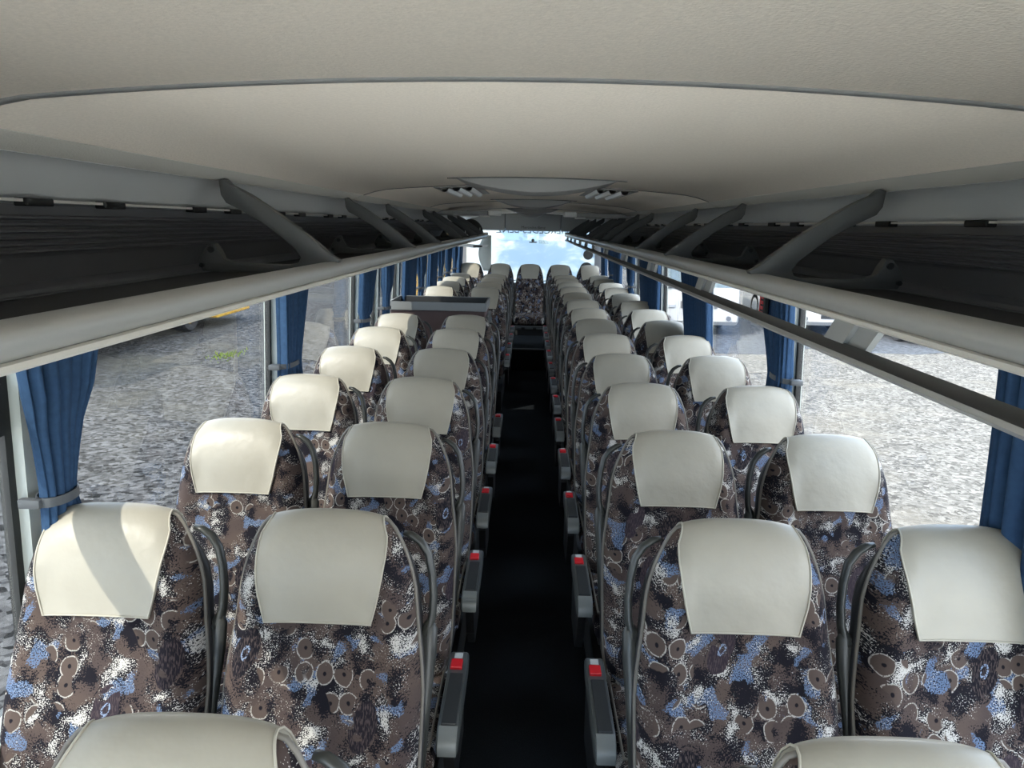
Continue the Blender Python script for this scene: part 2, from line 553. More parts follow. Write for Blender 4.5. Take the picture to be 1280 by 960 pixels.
def wx(z, s):                  # side wall leans in a little towards the top
    return s * (1.215 - 0.045 * max(0.0, z - 0.7))
ZS, ZT = 0.70, 1.78            # window sill and head
PILL = {-1: [-1.22, 0.02, 1.55, 3.20, 4.77, 5.40, 6.27, 7.95, 9.65, 11.40], 1: [-1.22, 0.02, 1.55, 3.20, 4.80, 6.4, 8.0, 9.65, 11.40]}
SIDE = {-1: 'left', 1: 'right'}
walls = {}
for s in (-1, 1):
    m = MB()
    m.prism([(s * 1.215, -0.08), (s * 1.255, -0.08), (s * 1.255, ZS), (s * 1.215, ZS)], 'y', Y0, Y1)
    wl = struct(m.build('wall_' + SIDE[s], M['wall']), 'dark lower side wall of the coach on the %s' % SIDE[s], 'wall')
    walls[s] = wl
    m = MB()
    m.prism([(wx(ZT, s), ZT), (wx(ZT, s) + s * .04, ZT), (s * 1.15, 2.02), (s * 1.11, 2.02)], 'y', Y0, Y1)
    hd = struct(m.build('trim_%d' % (3 if s < 0 else 4), M['cove']), 'grey panel above the side windows on the %s' % SIDE[s], 'trim')
    hd['label'] = 'grey window head panel behind the %s luggage rack' % SIDE[s]
    m = MB()
    m.prism([(s * 1.165, ZS - .03), (s * 1.22, ZS - .03), (s * 1.22, ZS + .015), (s * 1.165, ZS + .005)], 'y', Y0, Y1)
    sl = struct(m.build('trim_%d' % (5 if s < 0 else 6), M['pillar']), 'pale window sill along the %s side of the coach' % SIDE[s], 'trim')
    for y in PILL[s]:
        m = MB()
        h = 0.040
        m.prism([(wx(ZS, s) - s * .028, ZS), (wx(ZS, s) + s * .03, ZS), (wx(ZT, s) + s * .03, ZT), (wx(ZT, s) - s * .028, ZT)], 'y', y - h, y + h)
        p = m.build('window_pillar', M['pillar'], hd)
        for e in (-1, 1):
            m = MB()
            m.prism([(wx(ZS, s) - s * .004, ZS), (wx(ZS, s) + s * .018, ZS), (wx(ZT, s) + s * .018, ZT), (wx(ZT, s) - s * .004, ZT)], 'y', y + e * h, y + e * (h + .022))
            m.build('rubber_gasket', M['gasket'], p)
    # glass panes
    ys = PILL[s]
    for i in range(len(ys) - 1):
        m = MB()
        a, b = ys[i] + .067, ys[i + 1] - .067
        m.prism([(wx(ZS, s) + s * .006, ZS), (wx(ZS, s) + s * .012, ZS), (wx(ZT, s) + s * .012, ZT), (wx(ZT, s) + s * .006, ZT)], 'y', a, b)
        o = m.build('window_%d' % (i + 1 + (20 if s > 0 else 0)), M['glassL' if s < 0 else 'glassR'])
        struct(o, 'side window pane %d back from the front on the %s' % (i + 1, SIDE[s]), 'window')

m = MB(); m.prism([(-1.195, 1.37), (-1.170, 1.375), (-1.165, 1.49), (-1.19, 1.495)], 'y', .09, 1.48)  # unseen bar added to cast the slanting shadow on the near left seat
m.build('window_transom', M['gasket'], walls[-1])
# rear wall with window, front bulkhead with windscreen
RZ0, RZ1 = 0.93, 1.80
m = MB()
m.box(-1.25, 1.25, Y1, Y1 + .05, -0.08, RZ0)
m.box(-1.25, 1.25, Y1, Y1 + .05, RZ1, 2.1)
m.box(-1.25, -1.05, Y1, Y1 + .05, RZ0, RZ1)
m.box(1.05, 1.25, Y1, Y1 + .05, RZ0, RZ1)
wb = struct(m.build('wall_back', M['wall']), 'rear wall of the coach around the rear window', 'wall')
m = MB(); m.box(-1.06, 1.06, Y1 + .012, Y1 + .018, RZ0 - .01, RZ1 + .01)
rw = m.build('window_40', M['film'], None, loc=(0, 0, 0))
# keep the painted reflection's coordinates centred on the pane
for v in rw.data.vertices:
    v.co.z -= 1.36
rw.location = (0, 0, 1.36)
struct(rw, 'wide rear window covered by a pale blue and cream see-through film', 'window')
m = MB()
m.box(-1.25, 1.25, Y0 - .05, Y0, -0.08, 0.02)
m.box(-1.25, 1.25, Y0 - .05, Y0, 1.98, 2.1)
m.box(-1.25, -1.16, Y0 - .05, Y0, 0.02, 1.98)
m.box(1.16, 1.25, Y0 - .05, Y0, 0.02, 1.98)
struct(m.build('wall_front', M['wall']), 'front bulkhead around the windscreen behind the viewer', 'wall')
m = MB(); m.box(-1.17, 1.17, Y0 - .03, Y0 - .024, 0.01, 1.99)
struct(m.build('window_41', M['windscreen']), 'large clear windscreen at the front of the coach', 'window')

# ceiling ------------------------------------------------------------
def cz(x):                    # ceiling height over x
    x = abs(x)
    return 2.042 - 0.035 * (x / 0.74) ** 2 if x < 0.74 else 2.007 - 0.029 * ((x - 0.74) / 0.10) ** 1.2
def ceil_panel(y0, y1, x0=-0.838, x1=0.838):
    m = MB()
    n = 28
    xs = [lerp(x0, x1, k / n) for k in range(n + 1)]
    e = 0.004
    rows = []
    for y, dz in ((y0, .009), (y0, .003), (y0 + e * .3, .0010), (y0 + e, 0), (y1 - e, 0), (y1 - e * .3, .0010), (y1, .003), (y1, .009)):
        rows.append([(x, y, cz(x) + dz) for x in xs])
    m.grid(rows)
    m.grid([[(x, y, cz(x) + .009) for x in xs] for y in (y0, y1)])
    return m
CE = [Y0, 1.02, 3.55, 5.9, 8.3, 10.4, Y1]
m = MB()
xs = [-1.2, -.8, -.4, 0, .4, .8, 1.2]
xs = [lerp(-.845, .845, k / 30) for k in range(31)]
m.grid([[(x, y, cz(x) + .010) for x in xs] for y in (Y0, Y1)])
m.box(-1.2, 1.2, Y0, Y1, 2.07, 2.10)
ceil = struct(m.build('ceiling', M['groove']), 'low arched coach ceiling in beige fabric panels', 'ceiling')
for i in range(len(CE) - 1):
    g = .0045
    ceil_panel(CE[i] + g, CE[i + 1] - g).build('ceiling_panel', M['ceiling'], ceil, angle=50)
for i, y in enumerate(CE[1:-1]):
    m = MB()
    h = .013 if i == 0 else .006
    xx = [lerp(-.835, .835, k / 30) for k in range(31)]
    m.grid([[(x, yy, cz(x) + dz) for x in xx] for yy, dz in ((y - h, .003), (y - h, -.0015), (y, -.003), (y + h, -.0015), (y + h, .003))])
    m.build('seam_strip', M['seam' if i == 0 else 'groove'], ceil, smooth=True)
for s in (-1, 1):
    for i in range(len(CE) - 1):
        m = MB()
        prof = [(s * .841, 1.978), (s * .86, 1.969), (s * .88, 1.961), (s * .899, 1.955), (s * .899, 1.966), (s * .87, 1.992), (s * .841, 2.0)]
        m.prism(prof, 'y', CE[i] + .004, CE[i + 1] - .004)
        m.build('edge_strip', M['strip'], ceil, angle=40)
    m = MB()
    prof = []
    for k in range(9):
        t = k / 8
        prof.append((s * (.90 + .160 * t), 1.954 - .074 * t ** 1.5 + .012 * math.sin(math.pi * t)))
    back = [(x + s * .01, z + .015) for x, z in prof][::-1]
    m.prism(prof + back, 'y', Y0, Y1)
    cv = struct(m.build('trim_%d' % (1 if s < 0 else 2), M['cove'], angle=50), 'smooth grey cove panel along the %s of the ceiling' % SIDE[s], 'trim')
    m = MB(); m.box(s * 1.03 - .006, s * 1.03 + .006, Y0, Y1, 1.876, 1.882)
    m.build('pale_joint', M['lip'], cv)
    for k in range(int((Y1 - 0.3) / 0.36)):
        y = .25 + .36 * k + (0.09 if k % 2 else 0)
        m = MB(); m.bbox(min(s * 1.018, s * 1.045), max(s * 1.018, s * 1.045), y, y + .085, 1.868, 1.884, .002, 1)
        m.build('cove_clip', M['gasket'], cv)

# ------------------------------------------------------------------ luggage racks
BR = {-1: [0.55, 2.03, 3.40, 4.36, 5.85, 6.45, 7.6, 8.6], 1: [0.60, 1.92, 3.12, 4.0, 5.4, 6.1, 6.95, 7.65, 8.9, 10.0, 11.2]}
for s in (-1, 1):
    ye = 9.15 if s < 0 else 11.70
    root = empty('luggage_rack', (0, 0, 1.70))
    root.location = (0, 0, 0)
    tag(root, 'long grey open luggage rack with a dark ribbed back running above the %s seats' % SIDE[s], 'luggage rack')
    # ribbed back panel as real flutes
    m = MB()
    prof = []
    z = 1.872
    prof.append((1.045, z)); prof.append((1.047, 1.852))
    for k in range(6):
        zz = 1.850 - k * .0135
        prof += [(1.048, zz), (1.040, zz - .003), (1.040, zz - .0065), (1.050, zz - .0095)]
    prof += [(1.055, 1.765), (1.066, 1.712)]
    full = [(s * x, z) for x, z in prof] + [(s * (x + .012), z) for x, z in prof[::-1]]
    m.prism(full, 'y', Y0 + .3, ye)
    m.build('ribbed_panel', M['rib'], root)
    m = MB()
    m.prism([(s * .60, 1.700), (s * 1.085, 1.694), (s * 1.085, 1.680), (s * .60, 1.684)], 'y', Y0 + .3, ye)
    m.build('shelf', M['rackdark'], root)
    m = MB()
    m.prism([(s * .98, 1.697), (s * 1.066, 1.712), (s * 1.066, 1.700), (s * .98, 1.694)], 'y', Y0 + .3, ye)
    m.prism([(s * .985, 1.700), (s * 1.0, 1.706), (s * 1.01, 1.704), (s * 1.0, 1.697)], 'y', Y0 + .3, ye)
    m.build('shelf_channel', M['rib'], root)
    # underside panel towards the window
    m = MB()
    m.prism([(s * .58, 1.684), (s * 1.10, 1.675), (s * 1.15, 1.745), (s * 1.135, 1.755), (s * 1.085, 1.690), (s * .60, 1.694)], 'y', Y0 + .3, ye)
    m.build('underside_panel', M['strip'], root)
    # rail
    c0 = (.583, 1.7195)
    prof = []
    for k in range(20):
        a = 2 * math.pi * k / 20
        rx, rz = .034, .0235
        prof.append((s * (c0[0] + rx * math.cos(a)), c0[1] + rz * math.sin(a) + .004 * math.cos(2 * a)))
    m = MB(); m.prism(prof, 'y', Y0 + .3, ye)
    rl = m.build('rail', M['rail'], root, angle=50)
    m = MB()
    m.prism([(s * .551, 1.6935), (s * .553, 1.6995), (s * .560, 1.701), (s * .60, 1.697), (s * .60, 1.686), (s * .558, 1.689)], 'y', Y0 + .3, ye)
    m.build('rail_lip', M['lip'], rl)
    m = MB()
    m.bbox(min(s * .545, s * .625), max(s * .545, s * .625), ye, ye + .02, 1.688, 1.755, .008)
    m.build('end_cap', M['whitep'], root)
    # brackets
    for y in BR[s]:
        m = MB()
        # curved diagonal arm in the x-z plane
        top = [(.853, 1.943), (.872, 1.960), (.888, 1.955), (.884, 1.915), (.871, 1.895)]
        inner = [(.828, 1.932), (.80, 1.917), (.765, 1.895), (.728, 1.869), (.675, 1.834), (.640, 1.807), (.612, 1.783), (.592, 1.766), (.575, 1.754), (.556, 1.744)]
        low = [(.57, 1.725), (.62, 1.705), (.95, 1.705), (.962, 1.73), (.945, 1.762), (.928, 1.782), (.912, 1.784), (.902, 1.765), (.888, 1.740), (.85, 1.730), (.70, 1.728)]
        outer = [(.675, 1.735), (.668, 1.750), (.683, 1.772), (.720, 1.803), (.763, 1.836), (.823, 1.871)]
        poly = [(s * x, z) for x, z in top[::-1] + inner + low + outer]
        b = bmesh.new()
        vs = [b.verts.new((x, y - .017, z)) for x, z in poly]
        f = b.faces.new(vs)
        r_ = bmesh.ops.extrude_face_region(b, geom=[f])
        nv = [g for g in r_['geom'] if isinstance(g, bmesh.types.BMVert)]
        for v in nv:
            v.co.y += .034
        ee = [e for e in b.edges if abs(e.verts[0].co.y - e.verts[1].co.y) < 1e-5]
        bmesh.ops.bevel(b, geom=ee, offset=.005, segments=2, profile=.5, affect='EDGES')
        m.bm(b)
        br = m.build('support_bracket', M['bracket'], root, angle=35)
        m = MB()
        m.cyl((s * .920, y, 1.766), .009, .046, 'y', 10)
        m.build('bolt', M['gasket'], br)
        m = MB()
        m.cyl((s * .948, y, 1.722), .007, .05, 'y', 8)
        m.build('bolt', M['gasket'], br)
        m = MB()
        m.prism([(s * .585, 1.762), (s * .612, 1.785), (s * .616, 1.781), (s * .589, 1.757)], 'y', y - .012, y + .012)
        m.build('cover_cap', M['bracket'], br)

# passenger service bar under the right rack
bar = empty('service_bar')
tag(bar, 'thin dark bar with silver lip hung on grey struts below the right luggage rack', 'bar')
m = MB()
m.prism([(.538, 1.638), (.543, 1.645), (.560, 1.651), (.565, 1.647), (.564, 1.636), (.55, 1.628)], 'y', Y0 + .4, 11.5)
m.build('bar', M['bar'], bar, angle=40)
m = MB()
m.prism([(.533, 1.631), (.541, 1.640), (.556, 1.630), (.556, 1.624), (.54, 1.624)], 'y', Y0 + .4, 11.5)
m.build('silver_lip', M['alu'], bar)
for y in [0.25, 1.31, 2.42, 3.47, 4.5, 5.6, 6.65, 7.55, 8.45, 9.4, 10.3, 11.2]:
    m = MB()
    a = .075
    # plate with a raised left half, leaning along the bus
    for (ya, yb, dx) in ((y, y + .085, 0.0), (y - .070, y, .010)):
        vs = []
        for yy in (ya, yb):
            for (x, z, sh) in ((.556 + dx, 1.700, -.055), (.568 + dx, 1.700, -.055), (.568 + dx, 1.645, .0), (.556 + dx, 1.645, .0)):
                vs.append((x, yy + sh, z))
        m.add(vs, [(0, 1, 2, 3), (4, 7, 6, 5), (0, 4, 5, 1), (1, 5, 6, 2), (2, 6, 7, 3), (3, 7, 4, 0)])
    m.build('strut', M['strut'], bar)

# ------------------------------------------------------------------ seats
ZB, ZH = 0.42 - POD, 1.19 - POD          # backrest bottom and head top above the podium
HWT = [(0, .208), (.06, .220), (.14, .227), (.50, .229), (.60, .222), (.66, .214), (.80, .203), (.865, .192), (.91, .180), (.945, .168), (.975, .156), (1, .140)]
def hw(t):
    for (a, u), (b, v) in zip(HWT, HWT[1:]):
        if t <= b:
            return lerp(u, v, (t - a) / (b - a))
    return HWT[-1][1]
def ymid(t):
    return -.27 * (1 - t) + .018 * math.sin(math.pi * t) - .018 * smooth01((t - .75) / .25)
def ztop(s):
    return ZH - .020 * abs(s) ** 2.6
TF, TB = .078, .052
def prof_t(t, k=12):
    return math.sqrt(max(0.0, 1 - t ** k))
def back_pt(s, t, side=1):
    """side +1: front (towards -y); -1: back"""
    a = abs(s)
    ed = (max(0.0, 1 - a ** 6)) ** .5
    x = s * hw(t)
    z = ZB + t * (ztop(s) - ZB)
    T = TF if side > 0 else TB
    d = T * ed * prof_t(t)
    if side > 0:
        d += .020 * math.exp(-((a - .80) / .16) ** 2) * ed * (1 - smooth01((t - .8) / .2)) * smooth01(t / .15)
        d += .010 * math.exp(-((t - .83) / .10) ** 2) * ed * (1 - a ** 2)
        d -= .010 * math.exp(-((t - .62) / .06) ** 2) * (1 - a ** 2)
    return (x, ymid(t) - side * d, z)
NS = 26
def s_list(n=NS):
    return [math.sin(math.pi / 2 * (2 * k / n - 1)) * .6 + (2 * k / n - 1) * .4 for k in range(n + 1)]
def t_list(n=22):
    return [1 - (1 - k / n) ** 1.7 for k in range(n + 1)]

def seat_meshes():
    P = {}
    m = MB()
    rows, uvs = [], []
    for t in t_list():
        rows.append([back_pt(s, t) for s in s_list()])
        uvs += [(s * .25, t * .78) for s in s_list()]
    m.grid(rows, uvs=uvs)
    # flat rear closure of the fabric pad
    P['backrest'] = m
    m = MB()
    rows = [[back_pt(s, t, -1) for s in s_list(14)] for t in t_list(14)]
    m.grid(rows)
    # side flange, a dark strip standing behind the piping
    for sg in (-1, 1):
        r2 = []
        for t in t_list(14):
            x, y, z = back_pt(sg, t)
            q = 1 - smooth01((t - .80) / .18)
            r2.append([(x - sg * .004, y - .003 * q, z), (x + sg * .006 * q, y - .001, z), (x + sg * .009 * q, y + .002 + .020 * q, z), (x + sg * .003 * q, y + .003 + .036 * q, z), (x - sg * .02, y + .003 + .040 * q, z)])
        m.grid(r2)
    P['back_shell'] = m
    m = MB()
    pts = [back_pt(-1, t) for t in t_list(18)] + [back_pt(s, 1) for s in s_list(12)[1:-1]] + [back_pt(1, t) for t in t_list(18)[::-1]]
    pts = [(x * 1.005, y - .003, z + .001) for x, y, z in pts]
    m.tube(pts, .0048, 6)
    P['piping'] = m
    # leather head cover
    CW = [(.70, .117), (.73, .120), (.80, .134), (.86, .141), (.92, .143), (.96, .141), (1, .126)]
    def chw(t):
        for (a, u), (b, v) in zip(CW, CW[1:]):
            if t <= b:
                return min(lerp(u, v, (t - a) / (b - a)), hw(t) * .965)
        return .126
    ts = [lerp(.725, 1, 1 - (1 - k / 16) ** 1.7) for k in range(17)]
    seq = [(t, 1) for t in ts] + [(t, -1) for t in (.992, .975, .95, .92, .88, .84)]
    rows = []
    nn = 18
    for t, sd in seq:
        rr = []
        for k in range(nn + 1):
            f = 2 * k / nn - 1
            rr.append(back_pt(f * chw(t) / hw(t), t, sd))
        rows.append(rr)
    b = bmesh.new()
    vv = [[b.verts.new(p) for p in r] for r in rows]
    for i in range(len(vv) - 1):
        for j in range(nn):
            b.faces.new((vv[i][j], vv[i][j + 1], vv[i + 1][j + 1], vv[i + 1][j]))
    b.normal_update()
    nr = {v: v.normal.copy() for v in b.verts}
    if nr[vv[4][9]].y > 0:
        nr = {v: -n for v, n in nr.items()}
    for v in b.verts:
        v.co += nr[v] * .007
    # skirt down to the fabric
    border = [vv[0][j] for j in range(nn + 1)] + [vv[i][nn] for i in range(1, len(vv))] + [vv[-1][j] for j in range(nn - 1, -1, -1)] + [vv[i][0] for i in range(len(vv) - 2, 0, -1)]
    low = [b.verts.new(v.co - nr[v] * .011) for v in border]
    for k in range(len(border)):
        b.faces.new((border[k], border[(k + 1) % len(border)], low[(k + 1) % len(border)], low[k]))
    edge = [v.co.copy() + nr[v] * .0006 for v in border]
    m = MB(); m.bm(b)
    P['head_cover'] = m
    m = MB()
    m.tube([p[:] for p in edge], .0022, 5, closed=True)
    P['stitched_edge'] = m
    # cushion
    b = bmesh.new()
    bmesh.ops.create_cube(b, size=1)
    for v in b.verts:
        v.co = Vector((v.co.x * .445, -.455 + v.co.y * .46, .40 - POD + v.co.z * .12 + (-.02 if v.co.y > 0 else .015)))
    bmesh.ops.bevel(b, geom=b.edges[:], offset=.035, segments=4, profile=.5, affect='EDGES')
    m = MB(); m.bm(b)
    m.hasuv = True
    m.uv = [(v[0] + 1.3, v[1] + .8 * v[2]) for v in m.v]
    P['seat_cushion'] = m
    m = MB()
    pts = [(-.212, -.24, .445 - POD), (-.214, -.67, .472 - POD), (.214, -.67, .472 - POD), (.212, -.24, .445 - POD)]
    m.tube(pts, .005, 6)
    P['cushion_piping'] = m
    m = MB()
    m.bbox(-.205, .205, -.64, -.20, .315 - POD, .345 - POD, .01)
    m.bbox(-.03, .03, -.60, -.26, 0, .32 - POD, .006)
    m.bbox(-.06, .06, -.64, -.22, 0, .018, .004)
    P['seat_base'] = m
    return P

SM = seat_meshes()
def handle_mb(s):
    m = MB()
    ym = lambda t: ymid(t) + .022
    z = lambda t: ZB + t * (ZH - ZB)
    pts = [(s * .172, ym(.93), z(.93)), (s * .190, ym(.92), z(.925)), (s * .212, ym(.90), z(.905)), (s * .230, ym(.86), z(.87)), (s * .240, ym(.80), z(.81)),
           (s * .245, ym(.74), z(.745)), (s * .244, ym(.69), z(.69)), (s * .239, ym(.66), z(.655)), (s * .228, ym(.62), z(.63))]
    m.tube(pts, [.006, .008, .009, .009, .009, .009, .009, .010, .010], 10, flat=1.35)
    # tapering lower flange
    pts = [(s * .238, ym(.67), z(.675)), (s * .238, ym(.64), z(.65)), (s * .237, ym(.58), z(.58)), (s * .234, ym(.45), z(.45)), (s * .231, ym(.25), z(.25))]
    m.tube(pts, [.004, .011, .011, .008, .005], 8, flat=1.8)
    return m
def armrest_parts(s, root):
    """console-like armrest on the aisle side; s is the aisle direction"""
    x0, x1 = s * .232, s * .292
    a, b = min(x0, x1), max(x0, x1)
    zt = .520 - POD
    m = MB()
    prof = [(-.285, zt - .03), (-.285, zt - .006), (-.30, zt), (-.62, zt - .003), (-.655, zt - .014), (-.672, zt - .034), (-.674, zt - .062), (-.655, zt - .070), (-.61, zt - .066), (-.50, zt - .062), (-.32, zt - .060)]
    bq = bmesh.new()
    vs = [bq.verts.new((a, y, z)) for y, z in prof]
    f = bq.faces.new(vs)
    ex = bmesh.ops.extrude_face_region(bq, geom=[f])
    for v in [g for g in ex['geom'] if isinstance(g, bmesh.types.BMVert)]:
        v.co.x = b
    bmesh.ops.bevel(bq, geom=[e for e in bq.edges if abs(e.verts[0].co.x - e.verts[1].co.x) < 1e-6], offset=.009, segments=2, profile=.5, affect='EDGES')
    m.bm(bq)
    ar = m.build('armrest', M['arm'], root, angle=40)
    m = MB(); m.bbox(a + .010, b - .008, -.632, -.405, zt - .006, zt + .004, .003)
    m.build('armrest_pad', M['arm_pad'], ar)
    m = MB(); m.bbox(a + .009, b - .015, -.385, -.340, zt - .004, zt + .009, .003)
    tag(m.build('release_button', M['red'], ar), 'small red button')
    m = MB(); m.bbox(a + .016, b - .018, -.328, -.300, zt - .002, zt + .0012, .0008, 1)
    m.build('number_plate', M['print'], ar)
    m = MB()
    m.prism([(-.633, zt - .002), (-.660, zt - .013), (-.678, zt - .034), (-.680, zt - .062), (-.668, zt - .066), (-.660, zt - .045), (-.645, zt - .024), (-.625, zt - .012)], 'x', a + .006, b - .004)
    m.build('armrest_tip', M['arm_tip'], ar, angle=40)
    # side cover under the armrest
    m = MB()
    m.prism([(-.25, .43 - POD), (-.31, zt - .055), (-.50, zt - .06), (-.60, zt - .11), (-.56, .30 - POD), (-.50, .02), (-.28, .02)], 'x', a + .012, b - .018)
    m.build('side_cover', M['shell'], root)

def make_seat(s, arm, handle=True):
    root = empty('passenger_seat')
    bk = SM['backrest'].build('backrest', M['fabric'], root, smooth=True, fix=True)
    SM['piping'].build('piping', M['piping'], bk, smooth=True)
    SM['back_shell'].build('back_shell', M['shell'], root, smooth=True, fix=True)
    hc = SM['head_cover'].build('head_cover', M['leather'], root, angle=50)
    SM['stitched_edge'].build('stitched_edge', M['stitch'], hc, smooth=True)
    sc = SM['seat_cushion'].build('seat_cushion', M['fabric'], root, smooth=True)
    SM['cushion_piping'].build('cushion_piping', M['piping'], sc, smooth=True)
    SM['seat_base'].build('seat_base', M['shell'], root)
    if handle:
        handle_mb(s).build('grab_handle', M['handle'], root, smooth=True)
    if arm:
        armrest_parts(s, root)
    index_tree(root)
    return root

ORD = ['nearest', 'second', 'third', 'fourth', 'fifth', 'sixth', 'seventh', 'eighth', 'ninth', 'tenth', 'eleventh', 'twelfth', 'thirteenth', 'last']
ROWS = {-1: [.84, 1.56, 2.31, 3.04, 3.78, 4.53, 5.25, 7.69, 8.42, 9.15, 9.85], 1: [.84, 1.57, 2.30, 3.03, 3.75, 4.47, 5.19, 5.89, 6.58, 7.30, 8.0, 8.66, 9.33, 9.95]}
NOTE = {(-1, 1, 'w'): ', crossed by a slanting shadow', }
for s in (-1, 1):
    pa = pw = None
    for i, y in enumerate(ROWS[s]):
        for kind in ('a', 'w'):
            if kind == 'w' and i == 0:
                continue          # out of the photograph
            xx = .475 if i < 7 else .482
            x = s * (xx if kind == 'a' else .974)
            if kind == 'a':
                o = pa if pa is not None and False else (make_seat(-s, True) if pa is None else copy_tree(pa))
                if pa is None: pa = o
            else:
                o = make_seat(-s, False) if pw is None else copy_tree(pw)
                if pw is None: pw = o
            o.location = (x, y, POD)
            where = 'aisle' if kind == 'a' else 'window'
            if s < 0 and i >= 7:
                row = ['first', 'second', 'third', 'fourth'][i - 7] + ' left row behind the brown console'
            else:
                row = (ORD[i] if i < len(ROWS[s]) - 1 else 'rearmost') + ' row from the viewer on the ' + SIDE[s]
            tag(o, 'patterned %s seat with cream head cover, %s' % (where, row), 'seat', 'patterned coach seats in rows')

# rear bench of five backs
BX = [-.93, -.465, 0.0, .465, .93]
bn = ['leftmost', 'second from the left', 'middle', 'second from the right', 'rightmost']
def bench_seat():
    root = empty('passenger_seat')
    bk = SM['backrest'].build('backrest', M['fabric'], root, smooth=True)
    SM['piping'].build('piping', M['piping'], bk, smooth=True)
    SM['back_shell'].build('back_shell', M['shell'], root, smooth=True)
    hc = SM['head_cover'].build('head_cover', M['leather'], root, angle=50)
    SM['stitched_edge'].build('stitched_edge', M['stitch'], hc, smooth=True)
    b = bmesh.new()
    bmesh.ops.create_cube(b, size=1)
    for v in b.verts:
        v.co = Vector((v.co.x * .455, -.53 + v.co.y * .52, .40 - POD + v.co.z * .13))
    bmesh.ops.bevel(b, geom=b.edges[:], offset=.04, segments=4, profile=.5, affect='EDGES')
    m = MB(); m.bm(b); m.hasuv = True
    m.uv = [(v[0] + 1.3, v[1] + .8 * v[2]) for v in m.v]
    m.build('seat_cushion', M['fabric'], root, smooth=True)
    index_tree(root)
    return root
b0 = None
for i, x in enumerate(BX):
    o = bench_seat() if b0 is None else copy_tree(b0)
    if b0 is None: b0 = o
    o.location = (x, 11.25, .27)
    o.scale = (.97, 1, 1)
    tag(o, 'patterned rear bench seat with cream head cover, %s of the five' % bn[i], 'seat', 'rear bench seats')
plinth = empty('bench_plinth', (0, 0, 0))
tag(plinth, 'black plinth with grey plates carrying the rear bench', 'plinth')
m = MB(); m.bbox(-1.17, 1.17, 10.36, 11.7, POD + .001, .40, .01)
m.build('plinth_box', M['podium'], plinth)
for x in (-.17, .0, .17):
    m = MB(); m.bbox(x - .06, x + .06, 10.348, 10.364, .36, .385, .003)
    m.build('grey_plate', M['arm'], plinth)
for z in (.78, 1.0):
    m = MB(); m.tube([(-1.1, 11.32, z), (1.1, 11.32, z)], .008, 6)
    m.build('cross_rod', M['alu'], plinth)

# ------------------------------------------------------------------ brown console ahead of the stairwell
con = empty('stairwell_console', (-.77, 5.9, 0))
con.location = (0, 0, 0)
tag(con, 'plum brown console with grey rimmed tray top ahead of the left stairwell', 'console')
m = MB(); m.bbox(-1.135, -.365, 5.715, 6.20, .002, 1.165, .01)
m.build('console_body', M['brown'], con)
m = MB()
m.prism([(-1.145, 5.70), (-.356, 5.70), (-.356, 6.21), (-1.145, 6.21)], 'z', 1.165, 1.175)
m.prism([(5.70, 1.175), (5.715, 1.175), (5.715, 1.232), (5.706, 1.232)], 'x', -1.145, -.356)
m.box(-1.145, -.356, 6.197, 6.21, 1.175, 1.232)
m.box(-1.145, -1.132, 5.715, 6.197, 1.175, 1.232)
m.box(-.369, -.356, 5.715, 6.197, 1.175, 1.232)
m.build('tray_rim', M['rim'], con)
m = MB(); m.box(-1.132, -.369, 5.715, 6.197, 1.1752, 1.180); m.box(-1.1318, -.3692, 5.7152, 5.719, 1.18, 1.228); m.box(-1.1318, -.3692, 6.193, 6.1968, 1.18, 1.228)
m.build('tray_base', M['darkrim'], con)
m = MB(); m.bbox(-.365, -.34, 5.75, 6.18, .05, 1.12, .006)
m.build('side_panel', M['arm'], con)
# partition with grab rail behind the stairwell
pt = empty('stair_partition')
tag(pt, 'low dark grey partition behind the left stairwell', 'partition')
m = MB(); m.bbox(-1.13, -.34, 6.92, 6.95, .0, .78, .008); m.build('partition_panel', M['arm'], pt)
m = MB(); m.tube([(-1.1, 6.935, .80), (-.36, 6.935, .80), (-.32, 6.935, .76), (-.32, 6.935, .25)], .015, 8); m.build('partition_rail', M['handle'], pt, smooth=True)

